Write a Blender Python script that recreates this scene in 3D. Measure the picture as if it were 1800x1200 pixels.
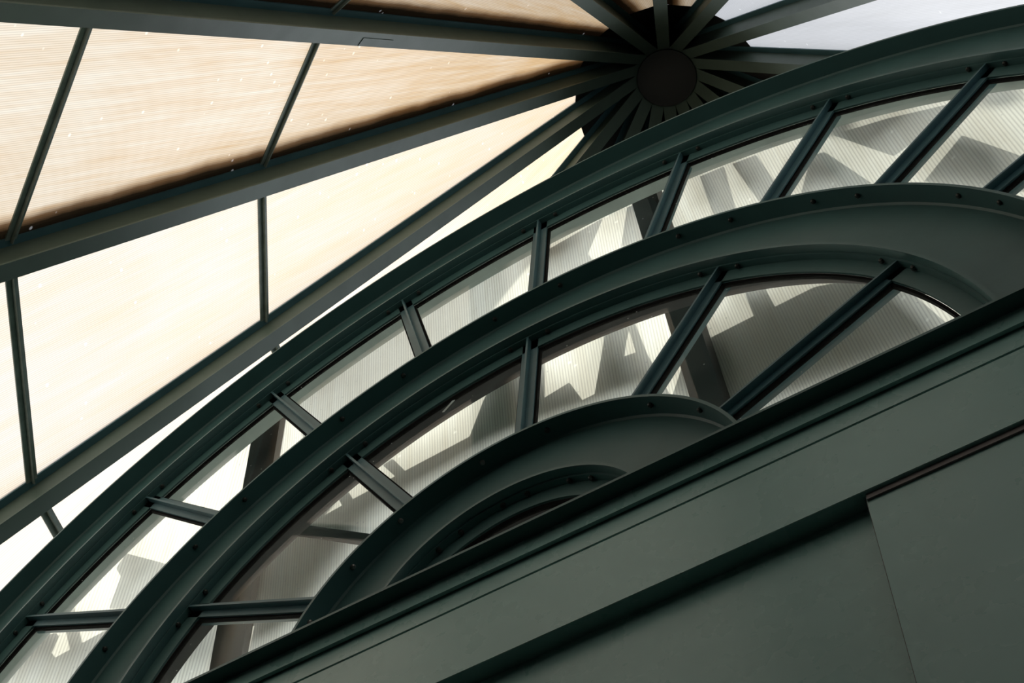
import bpy, bmesh, math, random
from math import sin, cos, tan, radians as rad, pi
from mathutils import Vector, Matrix

for _o in list(bpy.data.objects):
    bpy.data.objects.remove(_o)
SC = bpy.context.scene
COL = SC.collection
random.seed(7)
ZC = 5.47                      # height of the fan window's springing line above the floor

# ------------------------------------------------------------------ camera
cam_d = bpy.data.cameras.new('camera')
cam_d.sensor_fit = 'HORIZONTAL'
cam_d.sensor_width = 36.0
cam_d.lens = 36.0 * 2773.5 / 1800.0
cam_d.clip_start = 0.05
cam_d.clip_end = 500
cam = bpy.data.objects.new('camera', cam_d)
COL.objects.link(cam)
_R = Matrix(((0.8572, 0.4371, 0.2723), (0.5126, -0.7748, -0.3701), (0.0492, 0.4568, -0.8882)))
cam.matrix_world = Matrix.Translation((1.62764, -2.27768, -3.87019 + ZC)) @ _R.to_4x4()
SC.camera = cam

# ------------------------------------------------------------------ sky, sun, exposure
SUN_AZ, SUN_EL = 138.0, 60.0
w = bpy.data.worlds.new('sky')
SC.world = w
w.use_nodes = True
nt = w.node_tree
nt.nodes.clear()
wo = nt.nodes.new('ShaderNodeOutputWorld')
bg = nt.nodes.new('ShaderNodeBackground')
sky = nt.nodes.new('ShaderNodeTexSky')
sky.sky_type = 'NISHITA'
sky.sun_disc = False
sky.sun_elevation = rad(SUN_EL)
sky.sun_rotation = rad(90 - SUN_AZ)
sky.air_density = 1.0
sky.dust_density = 2.5
sky.ozone_density = 1.0
bg.inputs['Strength'].default_value = 0.30
hs = nt.nodes.new('ShaderNodeHueSaturation')
hs.inputs['Saturation'].default_value = 0.22
nt.links.new(sky.outputs[0], hs.inputs['Color'])
nt.links.new(hs.outputs[0], bg.inputs[0])
nt.links.new(bg.outputs[0], wo.inputs[0])

sun_d = bpy.data.lights.new('sun', 'SUN')
sun_d.energy = 4.6
sun_d.angle = rad(0.53)
sun_d.color = (1.0, 0.95, 0.88)
sun = bpy.data.objects.new('sun', sun_d)
COL.objects.link(sun)
_s = Vector((cos(rad(SUN_EL)) * cos(rad(SUN_AZ)), cos(rad(SUN_EL)) * sin(rad(SUN_AZ)), sin(rad(SUN_EL))))
sun.rotation_euler = _s.to_track_quat('Z', 'Y').to_euler()
sun.location = (-20, 20, 40)

vs = SC.view_settings
vs.view_transform = 'Standard'
vs.look = 'None'
vs.gamma = 1.0
vs.use_curve_mapping = False
vs.exposure = 0.6
SC.cycles.max_bounces = 12
SC.cycles.diffuse_bounces = 5
SC.cycles.transparent_max_bounces = 16

# ------------------------------------------------------------------ materials
def new_mat(name):
    m = bpy.data.materials.new(name)
    m.use_nodes = True
    n = m.node_tree
    n.nodes.clear()
    o = n.nodes.new('ShaderNodeOutputMaterial')
    return m, n, o

def nd(n, typ, **kw):
    x = n.nodes.new(typ)
    for k, v in kw.items():
        if k.startswith('i_'):
            x.inputs[k[2:].replace('_', ' ')].default_value = v
        else:
            setattr(x, k, v)
    return x

def ramp(n, fac, stops):
    r = n.nodes.new('ShaderNodeValToRGB')
    e = r.color_ramp.elements
    while len(e) > 1:
        e.remove(e[-1])
    e[0].position, e[0].color = stops[0][0], stops[0][1]
    for p, c in stops[1:]:
        x = e.new(p)
        x.color = c
    n.links.new(fac, r.inputs[0])
    return r

def mul(n, a, b, fac=1.0):
    x = nd(n, 'ShaderNodeMix', data_type='RGBA', blend_type='MULTIPLY')
    x.inputs[0].default_value = fac
    n.links.new(a, x.inputs[6])
    n.links.new(b, x.inputs[7])
    return x.outputs[2]

def paint(name, col, rough=0.42, var=0.12, scale=3.0, scuffs=0.0, bump=0.02, spec=0.32):
    m, n, o = new_mat(name)
    p = nd(n, 'ShaderNodeBsdfPrincipled')
    p.inputs['Specular IOR Level'].default_value = spec
    tc = nd(n, 'ShaderNodeTexCoord')
    nz = nd(n, 'ShaderNodeTexNoise', i_Scale=scale, i_Detail=6.0, i_Roughness=0.6)
    n.links.new(tc.outputs['Object'], nz.inputs['Vector'])
    lo = tuple(c * (1 - var) for c in col) + (1,)
    hi = tuple(c * (1 + var) for c in col) + (1,)
    r = ramp(n, nz.outputs['Fac'], [(0.3, lo), (0.7, hi)])
    colr = r.outputs[0]
    if scuffs:
        s2 = nd(n, 'ShaderNodeTexNoise', i_Scale=14.0, i_Detail=8.0, i_Roughness=0.7)
        n.links.new(tc.outputs['Object'], s2.inputs['Vector'])
        r2 = ramp(n, s2.outputs['Fac'], [(0.27, (0.45, 0.45, 0.45, 1)), (0.36, (1, 1, 1, 1))])
        colr = mul(n, colr, r2.outputs[0], scuffs)
    n.links.new(colr, p.inputs['Base Color'])
    n2 = nd(n, 'ShaderNodeTexNoise', i_Scale=9.0, i_Detail=5.0)
    n.links.new(tc.outputs['Object'], n2.inputs['Vector'])
    rr = nd(n, 'ShaderNodeMapRange')
    rr.inputs[3].default_value = rough - 0.06
    rr.inputs[4].default_value = rough + 0.08
    n.links.new(n2.outputs['Fac'], rr.inputs[0])
    n.links.new(rr.outputs[0], p.inputs['Roughness'])
    if bump:
        b = nd(n, 'ShaderNodeBump', i_Strength=bump, i_Distance=0.01)
        n3 = nd(n, 'ShaderNodeTexNoise', i_Scale=60.0, i_Detail=3.0)
        n.links.new(tc.outputs['Object'], n3.inputs['Vector'])
        n.links.new(n3.outputs['Fac'], b.inputs['Height'])
        n.links.new(b.outputs[0], p.inputs['Normal'])
    n.links.new(p.outputs[0], o.inputs[0])
    return m

def plain(name, col, rough=0.6, metal=0.0, spec=0.4):
    m, n, o = new_mat(name)
    p = nd(n, 'ShaderNodeBsdfPrincipled')
    p.inputs['Base Color'].default_value = (*col, 1)
    p.inputs['Roughness'].default_value = rough
    p.inputs['Metallic'].default_value = metal
    p.inputs['Specular IOR Level'].default_value = spec
    tc = nd(n, 'ShaderNodeTexCoord')
    nz = nd(n, 'ShaderNodeTexNoise', i_Scale=25.0, i_Detail=3.0)
    n.links.new(tc.outputs['Object'], nz.inputs['Vector'])
    b = nd(n, 'ShaderNodeBump', i_Strength=0.05, i_Distance=0.005)
    n.links.new(nz.outputs['Fac'], b.inputs['Height'])
    n.links.new(b.outputs[0], p.inputs['Normal'])
    n.links.new(p.outputs[0], o.inputs[0])
    return m

def sheet(name, clean, dirt, dirt_amt, pitch=0.013, rib=0.80, grad=None, gloss=0.04, edge=0.0):
    """ribbed twin-wall polycarbonate: UV u runs across the ribs, v along them (metres)"""
    m, n, o = new_mat(name)
    uv = nd(n, 'ShaderNodeUVMap')
    uv.uv_map = 'sheet'
    sep = nd(n, 'ShaderNodeSeparateXYZ')
    n.links.new(uv.outputs[0], sep.inputs[0])
    def math(op, a, b=None):
        x = nd(n, 'ShaderNodeMath', operation=op)
        for i, v in enumerate((a, b)):
            if v is None:
                continue
            if isinstance(v, (int, float)):
                x.inputs[i].default_value = v
            else:
                n.links.new(v, x.inputs[i])
        return x.outputs[0]
    u, v = sep.outputs[0], sep.outputs[1]
    fr = math('FRACT', math('DIVIDE', u, pitch))
    ribm = ramp(n, fr, [(0.0, (rib,) * 3 + (1,)), (0.22, (rib + 0.03,) * 3 + (1,)), (0.42, (1, 1, 1, 1)), (0.85, (1, 1, 1, 1)), (1.0, (rib,) * 3 + (1,))])
    # dirt streaks running along the ribs
    cmb = nd(n, 'ShaderNodeCombineXYZ')
    n.links.new(math('MULTIPLY', u, 9.0), cmb.inputs[0])
    n.links.new(math('MULTIPLY', v, 0.55), cmb.inputs[1])
    st = nd(n, 'ShaderNodeTexNoise', i_Scale=1.0, i_Detail=7.0, i_Roughness=0.62)
    n.links.new(cmb.outputs[0], st.inputs['Vector'])
    cm2 = nd(n, 'ShaderNodeCombineXYZ')
    n.links.new(math('MULTIPLY', u, 38.0), cm2.inputs[0])
    n.links.new(math('MULTIPLY', v, 1.6), cm2.inputs[1])
    s2 = nd(n, 'ShaderNodeTexNoise', i_Scale=1.0, i_Detail=4.0, i_Roughness=0.6)
    n.links.new(cm2.outputs[0], s2.inputs['Vector'])
    pt = nd(n, 'ShaderNodeTexNoise', i_Scale=0.9, i_Detail=3.0)
    n.links.new(uv.outputs[0], pt.inputs['Vector'])
    amt = math('ADD', math('MULTIPLY', st.outputs['Fac'], 2.0), math('MULTIPLY', s2.outputs['Fac'], 1.3))
    amt = math('ADD', amt, math('MULTIPLY', pt.outputs['Fac'], 0.9))
    amt = math('SUBTRACT', amt, 1.85)
    amt = math('MULTIPLY', amt, dirt_amt)
    if grad:                       # older, yellower sheeting towards the hub (small v)
        mr = nd(n, 'ShaderNodeMapRange')
        mr.inputs[1].default_value, mr.inputs[2].default_value = grad[0], grad[1]
        mr.inputs[3].default_value, mr.inputs[4].default_value = grad[2], grad[3]
        n.links.new(v, mr.inputs[0])
        amt = math('ADD', amt, mr.outputs[0])
    mx = nd(n, 'ShaderNodeMix', data_type='RGBA', clamp_factor=True)
    n.links.new(amt, mx.inputs[0])
    mx.inputs[6].default_value = (*clean, 1)
    mx.inputs[7].default_value = (*dirt, 1)
    col = mul(n, mx.outputs[2], ribm.outputs[0])
    if edge:                       # near-black band along one rafter side, soft edged
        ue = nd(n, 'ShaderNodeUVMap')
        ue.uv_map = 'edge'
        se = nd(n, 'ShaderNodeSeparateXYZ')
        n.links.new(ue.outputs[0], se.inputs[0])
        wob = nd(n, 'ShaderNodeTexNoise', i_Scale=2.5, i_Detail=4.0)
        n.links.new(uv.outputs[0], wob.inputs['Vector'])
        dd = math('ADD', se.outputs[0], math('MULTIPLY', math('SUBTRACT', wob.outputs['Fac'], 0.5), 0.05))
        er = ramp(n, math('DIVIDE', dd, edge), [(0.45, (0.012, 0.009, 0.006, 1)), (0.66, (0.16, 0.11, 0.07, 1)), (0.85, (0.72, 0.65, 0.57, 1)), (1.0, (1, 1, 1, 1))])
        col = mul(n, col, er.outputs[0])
    # pale specks where the coating has popped
    vo = nd(n, 'ShaderNodeTexVoronoi', i_Scale=7.0)
    n.links.new(uv.outputs[0], vo.inputs['Vector'])
    sp = ramp(n, vo.outputs['Distance'], [(0.05, (1, 1, 1, 1)), (0.10, (0, 0, 0, 1))])
    add = nd(n, 'ShaderNodeMix', data_type='RGBA', blend_type='ADD')
    add.inputs[0].default_value = 0.22
    n.links.new(col, add.inputs[6])
    n.links.new(sp.outputs[0], add.inputs[7])
    tr = nd(n, 'ShaderNodeBsdfTranslucent')
    n.links.new(add.outputs[2], tr.inputs[0])
    df = nd(n, 'ShaderNodeBsdfDiffuse')
    n.links.new(add.outputs[2], df.inputs[0])
    m1 = nd(n, 'ShaderNodeMixShader')
    m1.inputs[0].default_value = 0.25
    n.links.new(tr.outputs[0], m1.inputs[1])
    n.links.new(df.outputs[0], m1.inputs[2])
    gl = nd(n, 'ShaderNodeBsdfGlossy')
    gl.inputs['Roughness'].default_value = 0.25
    m2 = nd(n, 'ShaderNodeMixShader')
    m2.inputs[0].default_value = gloss
    n.links.new(m1.outputs[0], m2.inputs[1])
    n.links.new(gl.outputs[0], m2.inputs[2])
    n.links.new(m2.outputs[0], o.inputs[0])
    return m

def glass_mat(name):
    m, n, o = new_mat(name)
    tr = nd(n, 'ShaderNodeBsdfTransparent')
    tr.inputs[0].default_value = (0.93, 0.96, 0.945, 1)
    gl = nd(n, 'ShaderNodeBsdfGlossy')
    gl.inputs['Roughness'].default_value = 0.02
    lw = nd(n, 'ShaderNodeLayerWeight')
    lw.inputs[0].default_value = 0.5
    fr = nd(n, 'ShaderNodeMath', operation='POWER')
    fr.inputs[1].default_value = 5.5
    n.links.new(lw.outputs['Facing'], fr.inputs[0])
    a = nd(n, 'ShaderNodeMixShader')
    n.links.new(fr.outputs[0], a.inputs[0])
    n.links.new(tr.outputs[0], a.inputs[1])
    n.links.new(gl.outputs[0], a.inputs[2])
    tc = nd(n, 'ShaderNodeTexCoord')
    nz = nd(n, 'ShaderNodeTexNoise', i_Scale=2.2, i_Detail=6.0, i_Roughness=0.65)
    n.links.new(tc.outputs['Object'], nz.inputs['Vector'])
    rp = ramp(n, nz.outputs['Fac'], [(0.35, (0.006, 0.006, 0.006, 1)), (0.75, (0.05, 0.05, 0.05, 1))])
    vo = nd(n, 'ShaderNodeTexVoronoi', i_Scale=16.0)
    n.links.new(tc.outputs['Object'], vo.inputs['Vector'])
    sp = ramp(n, vo.outputs['Distance'], [(0.035, (0.8, 0.8, 0.8, 1)), (0.06, (0, 0, 0, 1))])
    ad = nd(n, 'ShaderNodeMix', data_type='RGBA', blend_type='ADD')
    ad.inputs[0].default_value = 1.0
    n.links.new(rp.outputs[0], ad.inputs[6])
    n.links.new(sp.outputs[0], ad.inputs[7])
    df = nd(n, 'ShaderNodeBsdfDiffuse')
    df.inputs[0].default_value = (0.62, 0.66, 0.63, 1)
    b = nd(n, 'ShaderNodeMixShader')
    n.links.new(ad.outputs[2], b.inputs[0])
    n.links.new(a.outputs[0], b.inputs[1])
    n.links.new(df.outputs[0], b.inputs[2])
    n.links.new(b.outputs[0], o.inputs[0])
    return m

M = {
    'steel': paint('green_painted_steel', (0.058, 0.134, 0.131), 0.42, 0.10, 4.0),
    'bar': paint('blue_green_bar_paint', (0.062, 0.142, 0.160), 0.40, 0.12, 6.0),
    'rafter': paint('green_rafter_paint', (0.082, 0.118, 0.094), 0.5, 0.10, 3.0),
    'purlin': paint('purlin_paint', (0.20, 0.24, 0.21), 0.5, 0.2, 14.0, scuffs=0.4),
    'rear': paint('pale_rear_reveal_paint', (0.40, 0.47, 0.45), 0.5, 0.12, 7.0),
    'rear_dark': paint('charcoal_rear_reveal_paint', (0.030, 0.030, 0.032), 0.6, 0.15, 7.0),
    'panel': paint('grey_green_panel_paint', (0.25, 0.455, 0.43), 0.27, 0.07, 1.6, scuffs=0.18, spec=0.5),
    'reveal': paint('primer_brown_edge', (0.085, 0.072, 0.070), 0.6, 0.15, 12.0),
    'strip': paint('brown_backing_strip', (0.25, 0.225, 0.225), 0.6, 0.15, 12.0),
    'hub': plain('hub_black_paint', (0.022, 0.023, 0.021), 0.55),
    'black': plain('black_rubber', (0.004, 0.004, 0.004), 0.8, spec=0.05),
    'bolt': plain('bolt_steel', (0.05, 0.055, 0.05), 0.4, 0.6),
    'bolt_bright': plain('bolt_bright_steel', (0.30, 0.29, 0.27), 0.35, 0.7),
    'roof': sheet('yellowed_polycarbonate', (0.545, 0.53, 0.50), (0.56, 0.44, 0.30), 0.55, rib=0.79, grad=(2.0, 9.5, 0.62, 0.0)),
    'roof_dark_edge': sheet('dark_edged_yellowed_polycarbonate', (0.625, 0.58, 0.50), (0.50, 0.35, 0.195), 0.70, rib=0.79, grad=(2.0, 9.5, 0.62, 0.0), edge=0.22),
    'roof_cool': sheet('clean_polycarbonate', (0.80, 0.80, 0.80), (0.62, 0.62, 0.60), 0.4, rib=0.92),
    'bay': sheet('grey_polycarbonate', (0.90, 0.87, 0.78), (0.55, 0.47, 0.34), 0.45, pitch=0.017, rib=0.74),
    'glass': glass_mat('dusty_glass'),
    'floor': plain('dark_floor_stone', (0.03, 0.03, 0.028), 0.7),
    'outer': plain('dark_lower_wall', (0.03, 0.035, 0.033), 0.7),
    'board': plain('dark_blocker_board', (0.10, 0.10, 0.09), 0.8),
}

# ------------------------------------------------------------------ mesh helpers
def link(o, parent=None):
    COL.objects.link(o)
    if parent is not None:
        o.parent = parent
    return o

def mesh_obj(name, verts, faces, mat, parent=None, smooth=False, lift=True):
    me = bpy.data.meshes.new(name)
    dz = ZC if lift else 0.0
    me.from_pydata([(v[0], v[1], v[2] + dz) for v in verts], [], faces)
    bm = bmesh.new()
    bm.from_mesh(me)
    bmesh.ops.recalc_face_normals(bm, faces=bm.faces)
    bm.to_mesh(me)
    bm.free()
    me.materials.append(M[mat])
    if smooth:
        for p in me.polygons:
            p.use_smooth = True
        me.set_sharp_from_angle(angle=rad(35))
    me.update()
    return link(bpy.data.objects.new(name, me), parent)

def empty(name, loc=(0, 0, 0)):
    o = bpy.data.objects.new(name, None)
    o.empty_display_size = 0.2
    COL.objects.link(o)
    return o

def tag(o, label=None, cat=None, group=None, kind=None):
    if label: o['label'] = label
    if cat: o['category'] = cat
    if group: o['group'] = group
    if kind: o['kind'] = kind
    return o

def box_geo(x0, x1, y0, y1, z0, z1):
    v = [(x0, y0, z0), (x1, y0, z0), (x1, y1, z0), (x0, y1, z0), (x0, y0, z1), (x1, y0, z1), (x1, y1, z1), (x0, y1, z1)]
    f = [(0, 3, 2, 1), (4, 5, 6, 7), (0, 1, 5, 4), (1, 2, 6, 5), (2, 3, 7, 6), (3, 0, 4, 7)]
    return v, f

def arc(profile, a0, a1, n):
    """sweep a closed (r, y) profile round the fan's centre; angles in degrees from the vertical"""
    V, F = [], []
    k = len(profile)
    for i in range(n + 1):
        t = rad(a0 + (a1 - a0) * i / n)
        for r, y in profile:
            V.append((r * sin(t), y, r * cos(t)))
    for i in range(n):
        for j in range(k):
            F.append((i * k + j, i * k + (j + 1) % k, (i + 1) * k + (j + 1) % k, (i + 1) * k + j))
    F.append(tuple(range(k)))
    F.append(tuple(n * k + j for j in range(k)))
    return V, F

def frame_geo(p0, ax, side, up, L0, L1, sec):
    """extrude a closed (s, u) section along ax from L0 to L1"""
    V = []
    for L in (L0, L1):
        for s, u in sec:
            V.append(tuple(p0 + ax * L + side * s + up * u))
    k = len(sec)
    F = [(j, (j + 1) % k, k + (j + 1) % k, k + j) for j in range(k)]
    F += [tuple(range(k)), tuple(k + j for j in range(k))]
    return V, F

def bolt_mesh(name, r, h, mat):
    V, F = [], []
    n = 8
    for hh, rr in ((0, r), (h * 0.7, r), (h, r * 0.6)):
        for i in range(n):
            a = 2 * pi * i / n
            V.append((rr * cos(a), rr * sin(a), hh))
    for l in range(2):
        for i in range(n):
            F.append((l * n + i, l * n + (i + 1) % n, (l + 1) * n + (i + 1) % n, (l + 1) * n + i))
    F.append(tuple(range(n)))
    F.append(tuple(2 * n + i for i in range(n)))
    me = bpy.data.meshes.new(name)
    me.from_pydata(V, [], F)
    me.materials.append(M[mat])
    return me

BOLT = bolt_mesh('bolt', 0.010, 0.010, 'bolt')
BOLT_B = bolt_mesh('bolt', 0.010, 0.009, 'bolt_bright')

# ------------------------------------------------------------------ the roof: sixteen rafters, purlins and sheeting round a hub
SIG = rad(61.06)
HUB = Vector((0.0, 1.83, 10.30))
FL, WB, DEP = 0.108, 0.012, 0.215      # rafter flange width, plate thickness, depth

def raf_axes(k):
    a = rad(22.5 * k + 0.25)
    ax = Vector((cos(a) * cos(SIG), sin(a) * cos(SIG), -sin(SIG)))
    side = Vector((-sin(a), cos(a), 0))
    up = side.cross(ax)
    if up.z < 0:
        up = -up
    return a, ax, side, up

L_END = 10.8
SHORT = {3, 4, 5, 6, 7}                # towards the back the roof stops above the lower bay
RAF_LABEL = {
    11: 'long dark green steel rafter along the top left, uppermost of the three long rafters',
    10: 'long dark green steel rafter to the left edge, middle of the three long ones',
    9: 'long dark green steel rafter just above the outer arch, lowest of the three long ones',
    12: 'rafter slanting up left to the top edge, beside the upright one above the hub',
    13: 'rafter standing straight up from the round hub to the top edge',
    14: 'rafter leaning right to the top edge, directly right of the upright one above the hub',
    15: 'rafter running up right from the hub below the bright top right sheeting corner',
    0: 'rafter running level to the right of the hub, below the cold white sheet',
    1: 'first dark rafter below the level one at the right side of the hub',
    2: 'second dark rafter below the level one, lower right of the hub',
    3: 'dark rafter at the lower right of the hub, mostly hidden by the outer arch',
    4: 'dark rafter just right of straight below the hub, cut off by the arch',
    5: 'dark rafter straight below the hub, cut off by the outer arch',
    6: 'dark rafter just left of straight below the hub, next to the black gaps',
    7: 'dark rafter lower left of the hub beside the small orange sliver of sheeting',
    8: 'dark rafter lower left of the hub, next below the three long rafters',
}
RAF = {}
for k in range(16):
    a, ax, side, up = raf_axes(k)
    L1 = 1.9 if k in SHORT else L_END
    r = empty('roof_rafter')
    tag(r, RAF_LABEL[k], 'rafter', 'rafters radiating from the roof hub')
    h = FL / 2
    V, F = frame_geo(HUB, ax, side, up, 0.20, L1, [(-h, 0), (h, 0), (h, WB), (-h, WB)])
    mesh_obj('bottom_flange', V, F, 'rafter', r)
    V, F = frame_geo(HUB, ax, side, up, 0.20, L1, [(-WB / 2, WB), (WB / 2, WB), (WB / 2, DEP - WB), (-WB / 2, DEP - WB)])
    mesh_obj('web', V, F, 'rafter', r)
    V, F = frame_geo(HUB, ax, side, up, 0.20, L1, [(-h, DEP - WB), (h, DEP - WB), (h, DEP), (-h, DEP)])
    mesh_obj('top_flange', V, F, 'bar', r)
    V, F = frame_geo(HUB, ax, side, up, 0.20, L1, [(-0.03, DEP + 0.012), (0.03, DEP + 0.012), (0.03, DEP + 0.04), (-0.03, DEP + 0.04)])
    mesh_obj('glazing_cap', V, F, 'rafter', r)
    RAF[k] = r

# splice plate on the uppermost long rafter
a, ax, side, up = raf_axes(11)
V, F = frame_geo(HUB, ax, side, up, 5.05, 5.42, [(-0.050, -0.004), (0.012, -0.004), (0.012, 0.0), (-0.050, 0.0)])
mesh_obj('splice_plate', V, F, 'rafter', RAF[11])

ceiling = tag(empty('ceiling'), 'tall conical roof of translucent ribbed sheets between steel rafters', 'roof', kind='structure')
SH_OFF = DEP + 0.008
def roof_pt(k, L, off, s=0.0):
    a, ax, side, up = raf_axes(k)
    return HUB + ax * L + up * off + side * s

PURL = [5.55, 7.66, 9.78]
CUTS = [1.15, 1.75] + PURL + [L_END]
for k in range(16):
    k2 = (k + 1) % 16
    short = (k in SHORT and k2 in SHORT) or k in (2, 7)
    segs = [1.15, 1.75] if short else CUTS
    for i in range(len(segs) - 1):
        La, Lb = segs[i], segs[i + 1]
        q = [roof_pt(k, La, SH_OFF), roof_pt(k2, La, SH_OFF), roof_pt(k2, Lb, SH_OFF), roof_pt(k, Lb, SH_OFF)]
        if k == 8 and La > 5.0:    # the half towards the bay is left open
            q = [q[0].lerp(q[1], 0.55), q[1], q[2], q[3].lerp(q[2], 0.55)]
        mat = 'hub' if k in (0, 1, 2, 3, 4, 5, 6) else 'roof_cool' if k in (14, 15) else 'roof_dark_edge' if k in (10, 11, 12, 13) else 'roof'
        o = mesh_obj('roof_panel', q, [(0, 1, 2, 3)], mat, ceiling)
        me = o.data
        ul = me.uv_layers.new(name='sheet')
        mid0 = (q[0] + q[1]) / 2
        e = (q[1] - q[0]).normalized()
        dn = ((q[2] + q[3]) / 2 - mid0).normalized()
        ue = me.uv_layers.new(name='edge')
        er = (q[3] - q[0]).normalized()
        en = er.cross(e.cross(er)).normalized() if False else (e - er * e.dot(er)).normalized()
        for li, lp in enumerate(me.loops):
            p = Vector(me.vertices[lp.vertex_index].co) - Vector((0, 0, ZC))
            d = p - HUB
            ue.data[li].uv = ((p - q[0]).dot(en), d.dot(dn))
            ul.data[li].uv = (d.dot(e) + k * 3.37, d.dot(dn) if k else d.dot(dn))
    for L in ([1.75] if short else PURL):
        p0, p1 = roof_pt(k, L, DEP - 0.002, 0.03), roof_pt(k2, L, DEP - 0.002, -0.03)
        axp = (p1 - p0).normalized()
        a_, a1, s1, u1 = raf_axes(k)
        a_, a2, s2, u2 = raf_axes(k2)
        upv = (u1 + u2).normalized()
        sd = axp.cross(upv).normalized()
        V, F = frame_geo(p0, axp, sd, upv, 0, (p1 - p0).length,
                         [(-0.041, 0), (-0.041, -0.008), (-0.004, -0.008), (-0.004, -0.030), (0.004, -0.030), (0.004, -0.008), (0.041, -0.008), (0.041, 0)])
        mesh_obj('purlin', V, F, 'purlin', ceiling)
    # opaque flashing round the hub
    q = [roof_pt(k, 0.15, SH_OFF), roof_pt(k2, 0.15, SH_OFF), roof_pt(k2, 1.30, SH_OFF - 0.004), roof_pt(k, 1.30, SH_OFF - 0.004)]
    q2 = [p + Vector((0, 0, 0.05)) for p in q]
    mesh_obj('flashing_plate', q + q2, [(0, 1, 2, 3), (4, 5, 6, 7), (0, 1, 5, 4), (1, 2, 6, 5), (2, 3, 7, 6), (3, 0, 4, 7)], 'hub', ceiling)

hub = tag(empty('roof_hub'), 'round black hub disc where all the roof rafters meet', 'hub')
def cyl(name, r0, r1, z0, z1, mat, parent, n=48):
    V, F = [], []
    for i in range(n):
        t = 2 * pi * i / n
        V.append((HUB.x + r0 * cos(t), HUB.y + r0 * sin(t), HUB.z + z0))
    for i in range(n):
        t = 2 * pi * i / n
        V.append((HUB.x + r1 * cos(t), HUB.y + r1 * sin(t), HUB.z + z1))
    F = [(i, (i + 1) % n, n + (i + 1) % n, n + i) for i in range(n)]
    F += [tuple(range(n)), tuple(range(n, 2 * n))]
    return mesh_obj(name, V, F, mat, parent, smooth=True)
cyl('boss', 0.262, 0.262, -0.50, 0.25, 'hub', hub)
cyl('collar', 0.300, 0.300, -0.46, 0.20, 'black', hub)

# ------------------------------------------------------------------ fan window: three arches
ARCH = [(3.198, 2.835, 'outer'), (2.000, 1.649, 'middle'), (0.852, 0.507, 'inner')]
YW, YB = 0.081, 0.135
ARCH_LABEL = ['outermost and largest dark green steel arch of the fan window',
              'middle dark green steel arch between the two rows of panes',
              'innermost and smallest dark green steel arch rising from the sill']
BARS = {0: [-75 + 15 * i for i in range(11)], 1: [-60 + 30 * i for i in range(5)]}
arches = []
for ai, (Ro, Ri, nm) in enumerate(ARCH):
    YB = 0.168 if ai < 2 else 0.25
    n = 96 if ai < 2 else 64
    t = 0.012
    ar = tag(empty('arch_beam'), ARCH_LABEL[ai], 'arch', 'concentric arches of the fan window')
    arches.append(ar)
    of = mesh_obj('outer_flange', *arc([(Ro, 0), (Ro, YB), (Ro - t, YB), (Ro - t, 0)], -90, 90, n), 'steel', ar, True)
    mesh_obj('web', *arc([(Ro - t, YW), (Ri + t, YW), (Ri + t, YW + t), (Ro - t, YW + t)], -90, 90, n), 'steel', ar, True)
    mesh_obj('weld_bead', *arc([(Ro - t, YW), (Ro - t - 0.007, YW), (Ro - t, YW - 0.007)], -90, 90, n), 'steel', ar, True)
    mesh_obj('inner_flange', *arc([(Ri + t, 0), (Ri + t, YB), (Ri, YB), (Ri, 0)], -90, 90, n), 'steel', ar, True)
    ga = mesh_obj('glazing_angle', *arc([(Ri, 0.033), (Ri - 0.009, 0.033), (Ri - 0.009, 0.058), (Ri - 0.076, 0.058), (Ri - 0.076, 0.066), (Ri, 0.066)], -90, 90, n), 'steel', ar, True)
    if True:
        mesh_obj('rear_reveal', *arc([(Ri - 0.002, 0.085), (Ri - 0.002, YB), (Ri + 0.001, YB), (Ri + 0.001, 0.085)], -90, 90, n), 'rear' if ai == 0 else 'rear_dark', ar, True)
    # bolt heads under the outer flange and along the glazing angle
    angs = {0: [], 1: [-72, -66, -50, -42, -27, -18, -5, 4, 20, 27, 38, 44, 58, 64], 2: [-68, -50, -34, -10, 8, 38, 55]}[ai]
    for b in angs:
        th = rad(b)
        o = bpy.data.objects.new('bolt', BOLT_B if ai == 2 and b < 0 else BOLT)
        link(o, of)
        rr = Ro - t
        o.matrix_world = Matrix.Translation((rr * sin(th), 0.035, rr * cos(th) + ZC)) @ Vector((-sin(th), 0, -cos(th))).to_track_quat('Z', 'Y').to_matrix().to_4x4()
    bl = BARS[ai] if ai < 2 else [-45, -15, 15, 45]
    dth = math.degrees(0.085 / Ri)
    for b in bl:
        for sgn in (-1, 1):
            th = rad(b + sgn * dth)
            o = bpy.data.objects.new('bolt', BOLT)
            link(o, ga)
            rr = Ri - 0.009
            o.matrix_world = Matrix.Translation((rr * sin(th), 0.046, rr * cos(th) + ZC)) @ Vector((-sin(th), 0, -cos(th))).to_track_quat('Z', 'Y').to_matrix().to_4x4()

win = tag(empty('window_1'), 'fan window of clear wedge panes and radial glazing bars between the green arches', 'window', kind='structure')
def radial(th):
    return Vector((sin(th), 0, cos(th))), Vector((cos(th), 0, -sin(th)))
for ring, (r_out, r_in) in enumerate(((2.835 - 0.009, 2.000), (1.649 - 0.009, 0.852))):
    for b in BARS[ring]:
        ax, sd = radial(rad(b))
        yv = Vector((0, 1, 0))
        gb = mesh_obj('glazing_bar', *frame_geo(Vector((0, 0, 0)), ax, sd, yv, r_in, r_out,
                      [(-0.0045, 0.033), (0.0045, 0.033), (0.0045, 0.058), (0.035, 0.058), (0.035, 0.066), (-0.035, 0.066), (-0.035, 0.058), (-0.0045, 0.058)]), 'bar', win)
        V, F = frame_geo(Vector((0, 0, 0)), ax, sd, yv, r_in, r_out, [(-0.012, 0.084), (0.012, 0.084), (0.012, 0.125), (-0.012, 0.125)])
        mesh_obj('rear_rib', V, F, 'bar', gb)

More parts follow.
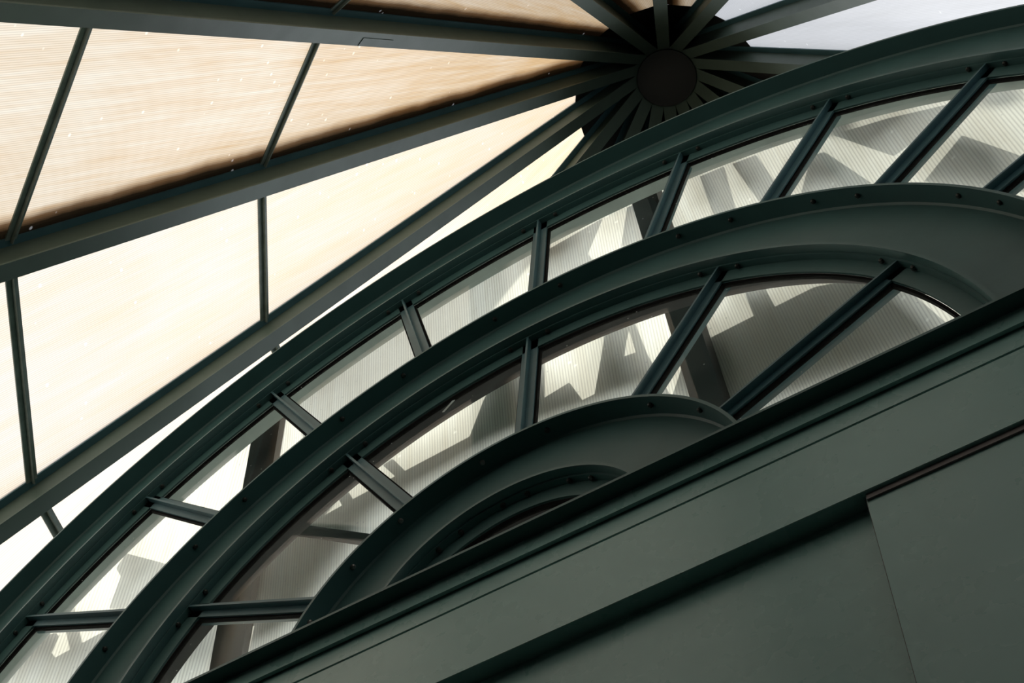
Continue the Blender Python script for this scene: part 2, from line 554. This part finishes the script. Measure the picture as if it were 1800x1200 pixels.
def pane(r_out, r_in, a0, a1, n):
    V, F = arc([(r_out, 0.074), (r_out, 0.080), (r_in, 0.080), (r_in, 0.074)], a0, a1, n)
    o = mesh_obj('pane', V, F, 'glass', win)
    # black gasket round the pane
    g = 0.011
    ro, ri = r_out - 0.022, r_in + 0.0
    V, F = arc([(ro, 0.067), (ro, 0.083), (ro - g, 0.083), (ro - g, 0.067)], a0, a1, n)
    mesh_obj('gasket', V, F, 'black', o)
    for aa, sg in ((a0, 1), (a1, -1)):
        ax, sd = radial(rad(aa))
        s0 = sg * 0.034
        s1 = sg * 0.043
        V, F = frame_geo(Vector((0, 0, 0)), ax, sd, Vector((0, 1, 0)), r_in, ro, [(s0, 0.067), (s1, 0.067), (s1, 0.083), (s0, 0.083)])
        mesh_obj('gasket', V, F, 'black', o)
    return o
for i in range(12):
    pane(2.780, 2.000, -90 + 15 * i, -75 + 15 * i, 10)
for i in range(6):
    pn = pane(1.594, 0.852, -90 + 30 * i, -60 + 30 * i, 16)
    if i == 2:                     # scrap of tape stuck to this pane under the middle arch
        c = Vector((-0.375, 0.0728, 1.481))
        d = Vector((0.0207, 0, 0.0295)).normalized()
        e = Vector((d.z, 0, -d.x))
        V = [c + d * a + e * b + Vector((0, y_, 0)) for y_ in (0, 0.001) for a, b in ((-0.036, -0.008), (-0.036, 0.004), (0.036, 0.009), (0.034, -0.005))]
        mesh_obj('tape_scrap', V, [(0, 1, 2, 3), (4, 5, 6, 7), (0, 1, 5, 4), (1, 2, 6, 5), (2, 3, 7, 6), (3, 0, 4, 7)], 'rear', pn)
V, F = arc([(0.452, 0.074), (0.452, 0.080), (0.02, 0.080), (0.02, 0.074)], -90, 90, 40)
o = mesh_obj('pane', V, F, 'glass', win)
V, F = arc([(0.431, 0.067), (0.431, 0.083), (0.420, 0.083), (0.420, 0.067)], -90, 90, 40)
mesh_obj('gasket', V, F, 'black', o)

# ------------------------------------------------------------------ sill beam and panelled wall below the fan
XW = 3.6
sill = tag(empty('sill_beam'), 'dark horizontal steel sill channel carrying the fan window above the panelled wall', 'beam')
mesh_obj('top_flange', *box_geo(-XW, XW, -0.138, 0.15, -0.012, 0.0), 'steel', sill)
mesh_obj('web', *box_geo(-XW, XW, -0.088, -0.076, -0.084, -0.012), 'panel', sill)

wall = tag(empty('wall_front'), 'grey green panelled wall with flush fascia boards below the fan window', 'wall', kind='structure')
def slab(name, x0, x1, y0, y1, z0, z1, mat, parent, bev=0.003):
    V, F = box_geo(x0, x1, y0, y1, z0, z1)
    o = mesh_obj(name, V, F, mat, parent)
    bm = bmesh.new()
    bm.from_mesh(o.data)
    bmesh.ops.bevel(bm, geom=list(bm.edges), offset=bev, segments=2, affect='EDGES')
    bm.to_mesh(o.data)
    bm.free()
    return o
slab('fascia_board', -XW, XW, -0.071, 0.06, -0.1680, -0.012, 'panel', wall, 0.0015)
slab('fascia_board', -XW, XW, -0.071, 0.06, -0.485, -0.1755, 'panel', wall, 0.0015)
mesh_obj('joint_backing', *box_geo(-XW, XW, -0.055, 0.05, -0.176, -0.168), 'black', wall)
slab('infill_panel', -XW, 1.139, -0.017, 0.06, -ZC, -0.485, 'panel', wall, 0.001)
slab('pilaster_panel', 1.139, XW, -0.054, 0.06, -ZC, -0.4855, 'panel', wall, 0.0015)
mesh_obj('pilaster_edge', *box_geo(1.1375, 1.1392, -0.052, -0.017, -ZC, -0.486), 'reveal', wall)
mesh_obj('backing_strip', *box_geo(1.142, XW, -0.0605, -0.050, -0.507, -0.4852), 'strip', wall)

# ------------------------------------------------------------------ lower bay of ribbed sheeting behind the fan window
HOOD = [(-84.0,'L',-4.082,0.786,1.437), (-80.0,'L',-4.019,0.771,1.663), (-76.0,'L',-3.948,0.761,1.893), (-72.0,'L',-3.869,0.756,2.126),
    (-68.0,'L',-3.782,0.756,2.363), (-64.0,'L',-3.686,0.76,2.603), (-60.0,'L',-3.583,0.769,2.847), (-56.0,'L',-3.472,0.783,3.094),
    (-52.0,'L',-3.352,0.802,3.344), (-48.0,'L',-3.224,0.826,3.598), (-44.0,'L',-3.088,0.855,3.855), (-40.0,'L',-2.943,0.888,4.115),
    (-36.0,'L',-2.789,0.928,4.379), (-32.0,'L',-2.626,0.973,4.646), (-28.0,'C',-2.4,0.98,4.8), (-24.0,'C',-2.138,0.964,4.876),
    (-20.0,'C',-1.873,0.95,4.94), (-16.0,'C',-1.605,0.939,4.992), (-12.0,'C',-1.337,0.93,5.033), (-8.0,'C',-1.069,0.924,5.062),
    (-4.0,'C',-0.801,0.92,5.08), (0.0,'C',-0.533,0.919,5.086), (4.0,'C',-0.268,0.92,5.08), (8.0,'C',-0.005,0.924,5.062), (12.0,'R',0.268,0.9,4.95),
    (16.0,'R',0.547,0.839,4.716), (20.0,'R',0.808,0.783,4.485), (24.0,'R',1.054,0.734,4.257), (28.0,'R',1.285,0.691,4.031), (32.0,'R',1.501,0.653,3.807),
    (36.0,'R',1.703,0.62,3.587), (40.0,'R',1.89,0.592,3.368), (44.0,'R',2.065,0.57,3.153), (48.0,'R',2.226,0.552,2.939), (52.0,'R',2.374,0.539,2.729),
    (56.0,'R',2.509,0.531,2.52), (60.0,'R',2.632,0.528,2.314), (64.0,'R',2.742,0.529,2.11), (68.0,'R',2.84,0.535,1.909), (72.0,'R',2.925,0.545,1.709),
    (76.0,'R',2.997,0.561,1.512), (80.0,'R',3.057,0.581,1.318), (84.0,'R',3.103,0.606,1.125)]
FAC = {'C': (Vector((0.0, 0.97815, 0.20791)), 1.9563), 'R': (Vector((0.37432, 0.90369, 0.20791)), 1.94313), 'L': (Vector((-0.56104, 0.80125, 0.20791)), 3.21862)}
def fedge(a, b, z):
    (n1, d1), (n2, d2) = FAC[a], FAC[b]
    e1, e2 = d1 - n1.z * z, d2 - n2.z * z
    det = n1.x * n2.y - n1.y * n2.x
    return Vector(((e1 * n2.y - e2 * n1.y) / det, (n1.x * e2 - n2.x * e1) / det, z))
bay = tag(empty('wall_back'), 'leaning bay of ribbed translucent sheeting seen through the fan window panes', 'wall', kind='structure')
ZB = -0.6
tops = {'L': [], 'C': [], 'R': []}
for th, k, x, y, z in HOOD:
    tops[k].append(Vector((x, y, z)))
zR = (tops['C'][-1].z + tops['R'][0].z) / 2
zL = (tops['C'][0].z + tops['L'][-1].z) / 2
eR, eL = fedge('C', 'R', zR), fedge('C', 'L', zL)
tops['L'].append(eL)
tops['C'] = [eL] + tops['C'] + [eR]
tops['R'] = [eR] + tops['R']
for k in 'LCR':
    n, d0 = FAC[k]
    hor = Vector((n.y, -n.x, 0)).normalized()
    dn = n.cross(hor)
    if dn.z > 0:
        dn = -dn
    V, F = [], []
    m = len(tops[k])
    for i, p in enumerate(tops[k]):
        t = (ZB - p.z) / dn.z
        q = p + dn * t
        if k == 'C' and i in (0, m - 1) or k == 'L' and i == m - 1 or k == 'R' and i == 0:
            q = fedge('C', 'R', ZB) if (p - eR).length < 1e-6 else fedge('C', 'L', ZB)
        V += [p, q]
    for i in range(m - 1):
        F.append((2 * i, 2 * i + 1, 2 * i + 3, 2 * i + 2))
    o = mesh_obj('bay_panel', V, F, 'bay', bay)
    ul = o.data.uv_layers.new(name='sheet')
    for li, lp in enumerate(o.data.loops):
        p = Vector(o.data.vertices[lp.vertex_index].co) - Vector((0, 0, ZC))
        ul.data[li].uv = (p.dot(hor) + {'L': 0, 'C': 7.3, 'R': 15.1}[k], p.dot(dn))
for (a_, b_, zt) in (('C', 'R', zR), ('C', 'L', zL)):
    p0, p1 = fedge(a_, b_, ZB), fedge(a_, b_, zt)
    ax = (p1 - p0).normalized()
    nn = (FAC[a_][0] + FAC[b_][0]).normalized()
    sd = ax.cross(nn).normalized()
    V, F = frame_geo(p0, ax, sd, nn, 0, (p1 - p0).length, [(-0.085, -0.10), (0.085, -0.10), (0.085, -0.015), (-0.085, -0.015)])
    mesh_obj('bay_post', V, F, 'rear_dark', bay)
b0, b1 = Vector((-2.548, 1.189, 3.67)), Vector((-1.573, 1.338, 2.97))
axb = (b1 - b0).normalized()
b0, b1 = b0 - axb * 0.25, b1 + axb * 1.9
sdb = axb.cross(FAC['C'][0]).normalized()
mesh_obj('dark_slant_bar', *frame_geo(b0, axb, sdb, FAC['C'][0], 0, (b1 - b0).length, [(-0.028, -0.03), (0.028, -0.03), (0.028, 0.01), (-0.028, 0.01)]), 'rear_dark', bay)  # dark bar slanting across the centre facet
# hood closing the gap between the outer arch and the bay
V, F = [], []
for th, k, x, y, z in HOOD:
    t = rad(th)
    V += [(2.848 * sin(t), 0.168, 2.848 * cos(t)), (x, y, z), (2.90 * sin(t), 0.168, 2.90 * cos(t)), (x, y, z + 0.06)]
for i in range(len(HOOD) - 1):
    a, b = 4 * i, 4 * i + 4
    F += [(a, a + 1, b + 1, b), (a + 2, a + 3, b + 3, b + 2), (a, a + 2, b + 2, b), (a + 1, a + 3, b + 3, b + 1)]
mesh_obj('hood_sheet', V, F, 'steel', bay)

# added unseen boards, shaped to throw shadow patches on the bay
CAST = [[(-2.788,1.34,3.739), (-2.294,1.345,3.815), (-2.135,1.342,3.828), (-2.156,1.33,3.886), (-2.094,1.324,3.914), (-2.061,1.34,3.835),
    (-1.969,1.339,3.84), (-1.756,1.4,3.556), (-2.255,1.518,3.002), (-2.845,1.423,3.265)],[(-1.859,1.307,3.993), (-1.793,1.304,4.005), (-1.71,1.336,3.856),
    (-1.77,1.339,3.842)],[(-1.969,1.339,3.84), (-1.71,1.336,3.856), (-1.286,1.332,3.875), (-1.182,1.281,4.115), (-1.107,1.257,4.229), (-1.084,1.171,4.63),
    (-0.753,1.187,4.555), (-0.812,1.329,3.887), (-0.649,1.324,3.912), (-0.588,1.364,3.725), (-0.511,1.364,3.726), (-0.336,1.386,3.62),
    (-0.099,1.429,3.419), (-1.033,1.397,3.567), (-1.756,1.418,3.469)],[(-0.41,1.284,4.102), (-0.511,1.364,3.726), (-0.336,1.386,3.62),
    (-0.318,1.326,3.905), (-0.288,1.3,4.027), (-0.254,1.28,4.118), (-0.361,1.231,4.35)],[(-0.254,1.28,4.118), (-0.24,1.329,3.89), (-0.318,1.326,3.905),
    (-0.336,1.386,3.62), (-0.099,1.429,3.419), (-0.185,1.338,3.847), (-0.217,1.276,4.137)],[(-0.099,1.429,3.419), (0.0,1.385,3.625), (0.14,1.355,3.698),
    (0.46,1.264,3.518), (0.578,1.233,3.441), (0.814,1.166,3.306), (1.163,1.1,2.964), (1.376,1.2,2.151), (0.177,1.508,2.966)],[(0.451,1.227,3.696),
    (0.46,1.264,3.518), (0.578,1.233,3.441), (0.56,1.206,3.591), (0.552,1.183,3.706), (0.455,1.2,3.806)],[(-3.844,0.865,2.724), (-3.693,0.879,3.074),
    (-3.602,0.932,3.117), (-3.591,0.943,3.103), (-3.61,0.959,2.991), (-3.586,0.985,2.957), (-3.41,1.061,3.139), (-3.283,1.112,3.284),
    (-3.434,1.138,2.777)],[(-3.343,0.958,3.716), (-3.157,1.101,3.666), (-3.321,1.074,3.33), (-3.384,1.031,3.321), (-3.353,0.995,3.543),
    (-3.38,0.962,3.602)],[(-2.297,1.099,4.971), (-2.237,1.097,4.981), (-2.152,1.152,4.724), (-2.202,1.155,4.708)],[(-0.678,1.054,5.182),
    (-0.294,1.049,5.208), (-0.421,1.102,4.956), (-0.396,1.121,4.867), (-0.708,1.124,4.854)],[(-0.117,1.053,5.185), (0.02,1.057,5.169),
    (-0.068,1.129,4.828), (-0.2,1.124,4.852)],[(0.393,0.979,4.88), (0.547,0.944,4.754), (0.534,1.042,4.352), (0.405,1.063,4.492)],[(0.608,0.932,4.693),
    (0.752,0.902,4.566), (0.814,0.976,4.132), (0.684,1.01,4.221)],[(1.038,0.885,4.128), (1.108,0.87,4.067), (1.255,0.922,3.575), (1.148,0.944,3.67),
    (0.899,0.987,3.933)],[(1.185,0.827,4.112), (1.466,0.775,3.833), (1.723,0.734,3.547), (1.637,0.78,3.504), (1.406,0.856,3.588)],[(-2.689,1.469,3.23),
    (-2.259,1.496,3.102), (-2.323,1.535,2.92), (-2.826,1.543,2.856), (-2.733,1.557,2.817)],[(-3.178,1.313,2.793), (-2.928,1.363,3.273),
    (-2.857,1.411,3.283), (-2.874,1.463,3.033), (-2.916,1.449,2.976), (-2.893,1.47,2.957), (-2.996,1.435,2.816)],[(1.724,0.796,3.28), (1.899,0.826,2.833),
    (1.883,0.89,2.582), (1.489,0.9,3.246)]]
sb = tag(empty('added_blocker'), 'added unseen boards outside the bay, placed to cast shadows on the ribbed sheeting', 'light blocker')
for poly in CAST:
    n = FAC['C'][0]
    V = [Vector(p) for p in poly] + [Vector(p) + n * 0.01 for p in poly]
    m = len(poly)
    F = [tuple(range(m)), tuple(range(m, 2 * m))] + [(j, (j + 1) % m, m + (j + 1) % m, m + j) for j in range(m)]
    o = mesh_obj('blocker_board', V, F, 'board', sb)
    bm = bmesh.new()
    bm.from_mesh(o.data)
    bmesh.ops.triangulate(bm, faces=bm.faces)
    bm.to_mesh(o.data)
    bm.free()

# ------------------------------------------------------------------ floor and lower outer wall
RF = 5.45
V = [(0, HUB.y, 0)] + [(RF * cos(rad(22.5 * k)), HUB.y + RF * sin(rad(22.5 * k)), 0) for k in range(16)]
V2 = [(v[0], v[1], -0.1) for v in V]
F = [tuple(range(1, 17)), tuple(range(18, 34))] + [(1 + k, 1 + (k + 1) % 16, 18 + (k + 1) % 16, 18 + k) for k in range(16)]
tag(mesh_obj('floor', V + V2, F, 'floor', lift=False), 'dark stone floor of the round glazed hall', 'floor', kind='structure')
V, F = [], []
zt = ZC + HUB.z - L_END * sin(SIG) + 0.12
for k in range(16):
    c, s_ = cos(rad(22.5 * k)), sin(rad(22.5 * k))
    for r_, z_ in ((5.26, 0), (5.40, 0), (5.40, zt), (5.26, zt)):
        V.append((r_ * c, HUB.y + r_ * s_, z_))
for k in range(16):
    a, b = 4 * k, 4 * ((k + 1) % 16)
    for j in range(4):
        F.append((a + j, a + (j + 1) % 4, b + (j + 1) % 4, b + j))
tag(mesh_obj('wall_outer', V, F, 'outer', lift=False), 'dark low wall ring carrying the roof eaves', 'wall', kind='structure')
